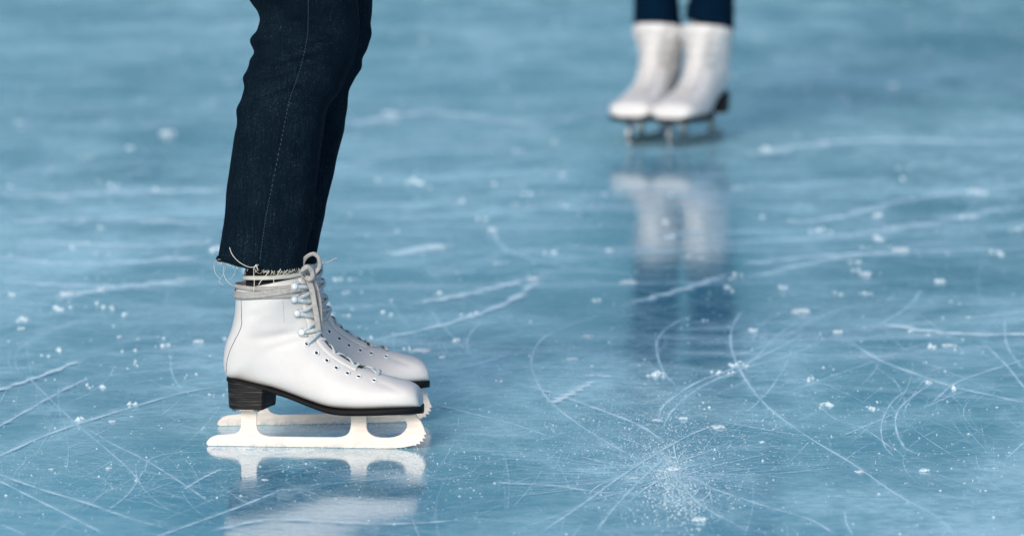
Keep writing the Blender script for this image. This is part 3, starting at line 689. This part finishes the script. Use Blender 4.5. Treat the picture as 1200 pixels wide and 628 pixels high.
    if worn:
        # lace wound round the ankle
        b = B()
        i_lo = int(NR * .74)
        def wind(zc, slope, off, w, t, ph):
            pts, nn = [], []
            for k in range(74):
                j = k % NA; col = BG[i_lo:, j]; xx = col[:, 0].mean()
                zt = zc + slope * (xx + .05) + .0007 * math.sin(j * .26 + ph)
                ii = np.interp(zt, col[:, 2], np.arange(len(col))); i = min(int(ii), len(col) - 2); kf = ii - i
                p = col[i] * (1 - kf) + col[i + 1] * kf; p = np.array((p[0], p[1], zt)); n = BN[i_lo + i, j]; pts.append(p + n * off); nn.append(n)
            b.sweep(pts, w, t, nn, 8)
        wind(.1905, .05, .0012, .0030, .0008, 0); wind(.1960, .085, .0019, .0031, .0008, 1.5); wind(.2010, .02, .0012, .0030, .0008, 3); wind(.1935, .11, .0026, .0022, .0007, 2.2)
        b.build('ankle_lace', M['lace'], skate)
        if mir < 0: return skate
        # bow at the front
        b = B()
        def rib(px, w, t, n=40, nrm=None):
            pts = [L(x, y, d) for x, y, d in catmull(px, n)]
            b.sweep(pts, w, t, nrm or [(0.25 * math.sin(k * .25), -.9, .3) for k in range(n)], 8)
        rib([(360,329,-.012),(357,320,-.014),(356,309,-.016),(361,302,-.018),(369,299,-.018),(375,304,-.016),(375,314,-.014),(369,322,-.012),(363,329,-.012)], .0027, .0010, 50, [(.45 * math.cos(k * .13 + 2.6), -.85, .45 * math.sin(k * .13 + 2.6)) for k in range(50)])
        rib([(362,330,-.014),(355,326,-.020),(352,320,-.024),(356,317,-.024),(362,314,-.022),(367,320,-.018),(367,328,-.016),(360,331,-.014),(356,327,-.014)], .0030, .0010, 50, [(.45 * math.cos(-k * .13 + 3.6), -.85, .45 * math.sin(-k * .13 + 3.6)) for k in range(50)])
        rib([(362,328,-.015),(366,338,-.016),(369,355,-.014),(372,372,-.013),(374,388,-.012)], .0038, .0009)
        rib([(367,322,-.010),(371,336,-.006),(375,356,-.004),(376,374,-.006),(376,384,-.006)], .0030, .0009)
        rib([(366,326,-.010),(372,318,-.008),(380,311,-.006),(389,306,-.004),(396,303,-.004)], .0007, .0006)
        rib([(360,326,-.018),(364,328,-.020),(368,325,-.016)], .0036, .0022, 12)
        b.build('bow', M['lace'], skate)
    return skate

# ------------------------------------------------------------------ front skater
Yn = G(370, 524).y; Xn = G(370, 524).x
person = bpy.data.objects.new('person', None); link(person); person.location = (Xn, Yn, 0)
tag(person, 'nearest skater seen from the side in dark cropped jeans with frayed hems and white skates', 'person', 'skaters standing on the ice')
near = make_skate(1, person, True); near.rotation_euler.z = PSI
far = make_skate(-1, person, True)
gf = G(380, 496.5); far.location = (gf.x - Xn, gf.y - Yn, 0); far.rotation_euler.z = R(9)
YFAR = gf.y

def hnoise(x, y, z):
    from mathutils import noise as mn
    return mn.noise(Vector((x, y, z)))
def leg(edges, Y, depth_k, hem_shape, creases, top_pts, seed):
    """edges: (py, left px, right px) from hem to top; returns rings in world space"""
    e = [np.array((y, l, r)) for y, l, r in edges]; e = catmull(e, 110); rings = []; NS = 80
    for y, l, r in e:
        a, b = P(l, y, Y), P(r, y, Y); rings.append([(a.x + b.x) / 2, Y, (a.z + b.z) / 2, (b.x - a.x) / 2, (b.x - a.x) / 2 * depth_k])
    zt = rings[-1][2]
    for (cx, cy, cz, hw, hd) in top_pts: rings.append([cx, cy, cz, hw, hd])
    # densify the top part
    out = []
    for k, (cx, cy, cz, hw, hd) in enumerate(rings):
        ring = []
        for j in range(NS):
            t = 2 * math.pi * j / NS; ct, st = math.cos(t), math.sin(t)
            x = hw * math.copysign(abs(ct) ** .92, ct); y = hd * math.copysign(abs(st) ** .95, st); z = cz
            if k < 110:
                f = k / 109.0; fade = min(1, k / 6)
                # soft cloth folds: vertical drape and cross creases
                d = .0030 * hnoise(ct * 1.3 + seed, st * 1.3, cz * 9) + .0016 * hnoise(ct * 3 + seed, st * 3, cz * 30)
                for (zc, tc, slope, amp, wd, tw) in creases:
                    dt = (t - tc + math.pi) % (2 * math.pi) - math.pi
                    zz = cz - zc - slope * dt; g = (.5 if abs(tc - PI) < .1 else .75) * math.exp(-(dt / tw) ** 2)
                    d += amp * g * (math.exp(-(zz / wd) ** 2) - .9 * math.exp(-((zz - wd * 1.6) / wd) ** 2))
                x += ct * d * fade * 1.0; y += st * d
                if k < 12: z = cz + hem_shape(t) * (1 - k / 12)
            ring.append((cx + x - Xn, cy + y - Yn, z))
        out.append(ring)
    return out
def hem_close(b, rings, depth=.035):
    # turn the hem inside so that the cloth has thickness
    r0 = np.array(rings[0]); c = r0.mean(0)
    def ins(r, k, dz): q = c + (r - c) * np.array((k, k, 1)); q[:, 2] = r[:, 2] + dz; return [tuple(p) for p in q]
    return [ins(r0, .90, depth), ins(r0, .945, .004), ins(r0, .965, .0)] + rings
z_of = lambda py: P(340, py, Yn).z
near_edges = [(308,255.5,357.5),(300,256.5,358.5),(285,258.5,361),(270,260.6,363.5),(245,264,367.5),(204,268,373),(173,272.5,378),(150,276,381),(132,278.5,384),(118,281,390),(105,285,400),(95,285.5,405),(84,287.5,409),(74,294,413),(66,297,416.5),(56,296.5,418.5),(43,296,420.5),(34,301,421),(25,304.5,421),(14,302,420.5),(5,296,420),(-8,288,419),(-30,280,419)]
PI = math.pi
cr = [(z_of(70), PI, .010, .0045, .006, .9), (z_of(92), PI, .012, .0038, .006, 1.0), (z_of(48), PI, .014, .0050, .007, .9), (z_of(112), PI * 1.25, .022, .0035, .008, 1.1), (z_of(100), PI * 1.75, -.018, .0045, .009, .8),
      (z_of(80), PI * 1.55, -.02, .0035, .008, .8), (z_of(55), PI * 1.4, .02, .003, .008, .9), (z_of(150), PI * 1.2, .02, .0018, .010, .9), (z_of(20), PI * 1.3, .015, .0035, .009, .9), (z_of(130), PI * 1.7, -.03, .0022, .010, .7),
      (z_of(62), 4.6, .020, .0050, .005, .55), (z_of(84), 4.3, .026, .0045, .005, .5), (z_of(100), 5.1, -.030, .0048, .005, .5), (z_of(40), 5.0, -.022, .0045, .005, .5), (z_of(120), 4.4, .03, .0030, .006, .5), (z_of(170), 4.9, -.05, .0022, .008, .5), (z_of(240), 4.4, .06, .0018, .010, .6)]
ztop = z_of(-30)
hx = (P(280, -30, Yn).x + P(419, -30, Yn).x) / 2
near_top = [(hx + .01, Yn, .66, .080, .078), (hx + .005, Yn + .015, .76, .088, .085), (hx - .005, Yn + .03, .84, .100, .092), (hx - .01, Yn + .045, .90, .11, .10)]
# hem: lower at the front, curling up at the back
def hem1(t): return -.0050 * math.cos(t) - .0030 * math.exp(-((t - 4.9) / .5) ** 2) + .0008 * math.sin(7 * t)
rn = leg(near_edges, Yn, 1.02, hem1, cr, near_top, 1.3)
far_edges = [(303,268,371.5),(296,268.5,372),(270,273,378),(240,278,384.5),(210,284,390),(178,290,396.5),(150,296,402),(127,301,406),(112,304,407.5),(104,306,409),(94,308,413.5),(84,309,418),(70,310,424.5),(56,311,429.5),(40,311,433),(20,311,435.5),(0,309,435.5),(-25,306,434)]
hx2 = (P(306, -25, YFAR).x + P(434, -25, YFAR).x) / 2
Yl = YFAR - .03
far_top = [(hx2 + .006, Yl, .66, .080, .078), (hx2, Yl - .005, .76, .088, .085), (hx2 - .012, Yl - .02, .84, .10, .092), (hx2 - .02, Yl - .035, .90, .11, .10)]
def hem2(t): return -.004 * math.cos(t) + .001 * math.sin(5 * t)
crf = [(z_of(95) , 0.0, .0, .003, .008, 1.0), (z_of(60), 5.6, .01, .003, .008, 1.0), (z_of(180), 5.8, .02, .0015, .012, 1.0)]
rf = leg(far_edges, Yl, 1.0, hem2, crf, far_top, 5.1)
b = MB(); b.grid(hem_close(b, rn), True, False, True); b.grid(hem_close(b, rf), True, False, True)
def oval(cx, cy, cz, a, bb, n=48): return [(cx - Xn + a * math.cos(2 * PI * k / n), cy - Yn + bb * math.sin(2 * PI * k / n), cz) for k in range(n)]
hc = (hx + hx2) / 2 - .012; hy = (Yn + Yl) / 2
b.grid([oval(hc, hy, .80, .06, .12), oval(hc, hy, .84, .105, .165), oval(hc, hy, .90, .122, .175), oval(hc + .005, hy, .96, .112, .165), oval(hc + .01, hy, 1.02, .10, .15), oval(hc + .01, hy, 1.05, .098, .146)], True, True, True)
jeans = b.build('jeans', M['denim'], person)
from mathutils.bvhtree import BVHTree
bm = bmesh.new(); bm.from_mesh(jeans.data); tree = BVHTree.FromBMesh(bm)
def on_jeans(px, py):
    o = Vector((0, 0, CAM_H)) - Vector((Xn, Yn, 0)); d = ray(px, py).normalized(); h = tree.ray_cast(o, d)
    return (h[0], h[1] if h[1].dot(d) < 0 else -h[1]) if h[0] is not None else (None, None)
# side seam with a row of short stitches
SM = [(361.5,-20),(361.5,0),(361,25),(359.5,48),(350,87),(339.5,117),(329,168),(316.6,229),(310,265),(305,303)]
b = MB(); s2 = MB(); seg = catmull(SM, 190)
for i in range(0, len(seg) - 1, 2):
    p, n = on_jeans(*seg[i]); q, m = on_jeans(*seg[i + 1])
    if p is None or q is None: continue
    b.sweep([p + n * .0002, (p + q) / 2 + n * .0006, q + m * .0002], .00036, .0003, [n, n, m], 5)
pts = []; nn = []
for x, y in catmull([(x - 4 - .02 * y * 0, y) for x, y in SM], 120):
    p, n = on_jeans(x, y)
    if p is not None: pts.append(p - n * .0003); nn.append(n)
s2.sweep(pts, .0016, .0009, nn, 6)
b.build('stitching', M['stitch'], jeans); s2.build('side_seam', M['denim'], jeans)
# frayed hem: loose cream threads
b = MB()
def thr(px, Yo=0.0, r=.00042, n=26):
    b.sweep([P(x, y, Yn + Yo + d) - Vector((Xn, Yn, 0)) for x, y, d in catmull([(p[0], p[1], p[2] if len(p) > 2 else -.05) for p in px], n)], r, r, None, 5)
thr([(269,290,-.058),(272,298,-.060),(279,306,-.060),(289,312,-.060),(297,313,-.058),(303,310,-.058)], 0, .00045)
thr([(297,312),(297.5,322),(298,333),(297,342)], 0, .00045); thr([(262,306,-.03),(256,304,-.02),(251,309,0),(252,319,0),(258,327,0)], 0, .0003)
thr([(266,305,-.03),(262,314,-.02),(263,324,-.02),(270,333,-.03),(279,336,-.035)], 0, .0003); thr([(272,305,-.02),(276,314,-.02),(273,324,-.02),(266,329,0)], 0, .00025)
thr([(259,304,-.02),(264,312,0),(262,320,0),(257,330,0),(262,334,0)], 0, .00022)
thr([(305,314),(311,318),(316,312),(309,320)], 0, .0005); thr([(317,312),(312,322),(306,329),(303,334)], 0, .0005); thr([(312,313),(306,316),(314,319),(318,314)], 0, .0004)
thr([(329,315),(325,322),(321,327),(321,332)], 0, .0005); thr([(337,316),(331,322),(325,324)], 0, .0004); thr([(345,316),(338,320),(330,324)], 0, .0003); thr([(300,310,-.058),(302,316,-.055),(300,311,-.058),(297,316,-.055)], 0, .0007)
for k in range(150):                                           # short fuzz all along the raw edge
    t = random.uniform(0, 2 * PI); j = int(t / (2 * PI) * 80) % 80; p = np.array(rn[0][j]); L_ = random.uniform(.0015, .006)
    q = p + np.array((random.gauss(0, .003), random.gauss(0, .002), -L_)); m_ = (p + q) / 2 + np.array((random.gauss(0, .001), 0, 0))
    b.sweep([Vector(p) + Vector((0, 0, .001)), Vector(m_), Vector(q)], .00022, .00022, None, 4)
for k in range(70):
    j = random.randrange(80); p = np.array(rf[0][j]); q = p + np.array((random.gauss(0, .003), 0, -random.uniform(.001, .005)))
    b.sweep([Vector(p), Vector((p + q) / 2), Vector(q)], .00022, .00022, None, 4)
tag(b.build('frayed_hem', M['thread'], jeans), kind='stuff')
bm.free()
# ravelled dark edge standing out at the back of the hem
b = MB(); b.sweep([Vector(rn[0][j]) + Vector((-.0008, 0, .0008)) for j in range(26, 62)], .0016, .0014, None, 8); b.build('rolled_edge', M['denim'], jeans)

def lower_body(feet, hip, parent, org):
    # legs and hips as one skin: from the ankles inside the boots up to the waist
    b = MB()
    for (fx, fy), cloth in feet:
        pr = [(fx - .004, fy, .085, .013), (fx - .004, fy, .12, .016), (fx - .002, fy, .16, .021), (fx, fy, .20, .027), (fx, fy, .23, .028)]
        for r in cloth[14::6]:
            q = np.array(r); c = q.mean(0); hw = (q[:, 0].max() - q[:, 0].min()) / 2
            if c[2] > .86: break
            if c[2] > .25: pr.append((c[0] + org[0], c[1] + org[1], c[2], min(hw * .70, .072)))
        b.grid([[(x + r * math.cos(2 * PI * k / 24) - org[0], y + r * math.sin(2 * PI * k / 24) - org[1], z) for k in range(24)] for x, y, z, r in pr], True, True, True)
    b.grid([[(hip[0] - org[0] + a * math.cos(2 * PI * k / 32), hip[1] - org[1] + c_ * math.sin(2 * PI * k / 32), z) for k in range(32)] for z, a, c_ in ((.81, .04, .09), (.88, .09, .14), (.96, .088, .138), (1.03, .08, .125))], True, True, True)
    o = b.build('body', M['skin'], parent)
    md = o.modifiers.new('remesh', 'REMESH'); md.mode = 'VOXEL'; md.voxel_size = .006; md.use_smooth_shade = True
    return o
ax = P(322, 320, Yn).x; ax2 = P(331, 300, YFAR).x
lower_body([((ax, Yn + .0055), rn), ((ax2, YFAR - .006), rf)], (hc, hy), person, (Xn, Yn))
def sock(cx, cy, org, parent, r=.0360, z0=.188, z1=.30):
    b = MB(); rings = []
    for k in range(14):
        z = z0 + (z1 - z0) * k / 13; rr = r * (1 + .015 * math.sin(k * 1.9)) + (.001 if k > 11 else 0)
        rings.append([(cx - org[0] + rr * math.cos(2 * PI * q / 40) * (1 + .01 * (q % 2)), cy - org[1] + rr * .87 * math.sin(2 * PI * q / 40) * (1 + .01 * (q % 2)), z) for q in range(40)])
    b.grid(rings, True, True, True); return b.build('sock', M['sock'], parent)
sk = sock(ax, Yn + .004, (Xn, Yn), person); sock(ax2, YFAR - .006, (Xn, Yn), person)
b = MB(); zz = P(320, 325, Yn - .036).z                           # a turn of lace round the sock
b.sweep([(ax - Xn + .0385 * math.cos(t), .0370 * math.sin(t), zz + .004 * math.cos(t) + .001 * math.sin(2 * t)) for t in np.linspace(0, 2 * PI, 50)], .0012, .0028, [(0, 0, 1)] * 50, 8)
b.build('wound_lace', M['thread'], sk)

# ------------------------------------------------------------------ far skater
def copy_tree(o, parent):
    c = o.copy(); scene.collection.objects.link(c); c.parent = parent
    for ch in list(o.children):
        if not ch.name.startswith('bow'): copy_tree(ch, c)     # no bow shows on the far skates
    return c
g0 = G(800, 163)
p2 = bpy.data.objects.new('person', None); link(p2); p2.location = (g0.x, g0.y, 0)
tag(p2, 'blurred skater in the background facing us in slim navy trousers and white skates', 'person', 'skaters standing on the ice')
PHI = 19
feet2 = []
def strip_copy(src, loc, rot):
    c = copy_tree(src, p2); c.scale = (1.05, 1.17, 1.005); c.location = loc; c.rotation_euler.z = rot
    return c
def heading(phi): return -R(90 + phi)
for src, px, py, phi in ((near, 762, 164.5, 18), (far, 815, 166.5, 22)):
    g = G(px, py); strip_copy(src, (g.x - g0.x, g.y - g0.y, 0), heading(phi))
    for ch in p2.children_recursive:
        if ch.name.startswith('blade'):
            ch.data = ch.data.copy(); ch.data.materials[0] = M['steel']
        if ch.name.startswith(('tongue', 'lace', 'ankle_lace')) and not ch.name.startswith('lace_hook'):
            ch.data = ch.data.copy(); ch.data.materials[0] = M['leather']
    h = heading(phi); cx, cy = g.x - .056 * math.cos(h), g.y - .056 * math.sin(h); feet2.append((cx, cy))
b = MB(); cloth2 = []
for k, (cx, cy) in enumerate(feet2):
    rings = []; cloth2.append(rings)
    prof = [(.207, .0455), (.232, .0440), (.28, .041), (.36, .0445), (.46, .050), (.52, .054), (.60, .060), (.72, .072), (.84, .086), (.90, .092)]
    tx = (feet2[0][0] + feet2[1][0]) / 2 + (-.085 if k == 0 else .085)
    pr = catmull([(z, r) for z, r in prof], 70)
    for i, (z, r) in enumerate(pr):
        f = max(0, (z - .21) / .69); c0 = (cx + (-.003 if k == 0 else .006)) * (1 - f) + tx * f; c1 = cy + .01 + .02 * f; ring = []
        for q in range(56):
            t = 2 * PI * q / 56; d = .0035 * hnoise(math.cos(t) * 1.4 + k * 7, math.sin(t) * 1.4, z * 14)
            tilt = (math.cos(t) * (-.003 if k == 0 else -.016) + math.sin(t) * (-.004)) * max(0, 1 - i / 8)
            ring.append((c0 - g0.x + (r + d) * math.cos(t), c1 - g0.y + (r + d) * math.sin(t) * 1.02, z + tilt))
        rings.append(ring)
    r0 = np.array(rings[0]); c = r0.mean(0)
    def ins(k_, dz): q = c + (r0 - c) * np.array((k_, k_, 1)); q[:, 2] = r0[:, 2] + dz; return [tuple(p) for p in q]
    b.grid([ins(.91, .03), ins(.955, .003)] + rings, True, False, True)
mx, my_ = (feet2[0][0] + feet2[1][0]) / 2, (feet2[0][1] + feet2[1][1]) / 2 + .03
b.grid([[(mx - g0.x + a * math.cos(2 * PI * q / 48), my_ - g0.y + c_ * math.sin(2 * PI * q / 48), z) for q in range(48)] for z, a, c_ in ((.80, .10, .07), (.85, .16, .10), (.92, .175, .115), (1.0, .155, .11), (1.05, .145, .105))], True, True, True)
b.build('trousers', M['navy'], p2)
# knee-length blue-grey coat: above the frame, seen only in the ice
b = MB(); rr = []
for z, a, c_ in ((.50, .185, .150), (.505, .190, .155), (.60, .185, .150), (.75, .178, .142), (.90, .172, .135), (1.02, .150, .118), (1.10, .145, .11), (1.25, .165, .12), (1.38, .175, .12), (1.43, .12, .09), (1.46, .06, .06)):
    rr.append([(mx - g0.x + (a + .006 * math.sin(7 * 2 * PI * q / 72)) * math.cos(2 * PI * q / 72), my_ - g0.y + (c_ + .006 * math.sin(7 * 2 * PI * q / 72)) * math.sin(2 * PI * q / 72), z) for q in range(72)])
b.grid(rr, True, True, True); b.build('coat', M['coat'], p2)
def body2():
    b = MB()
    for k, (cx, cy) in enumerate(feet2):
        pr = [(.095, .013, cx, cy), (.13, .017, cx, cy), (.17, .022, cx, cy), (.20, .027, cx, cy)]
        for r in cloth2[k][4::5]:
            q = np.array(r); c = q.mean(0); pr.append((c[2], .70 * (q[:, 0].max() - q[:, 0].min()) / 2, c[0] + g0.x, c[1] + g0.y))
        b.grid([[(x + r * math.cos(2 * PI * q / 24) - g0.x, y + r * math.sin(2 * PI * q / 24) - g0.y, z) for q in range(24)] for z, r, x, y in pr], True, True, True)
    b.grid([[(mx - g0.x + a * math.cos(2 * PI * q / 32), my_ - g0.y + c_ * math.sin(2 * PI * q / 32), z) for q in range(32)] for z, a, c_ in ((.80, .09, .06), (.88, .145, .085), (.96, .15, .095), (1.03, .13, .09))], True, True, True)
    o = b.build('body', M['skin'], p2)
    md = o.modifiers.new('remesh', 'REMESH'); md.mode = 'VOXEL'; md.voxel_size = .008; md.use_smooth_shade = True
body2()
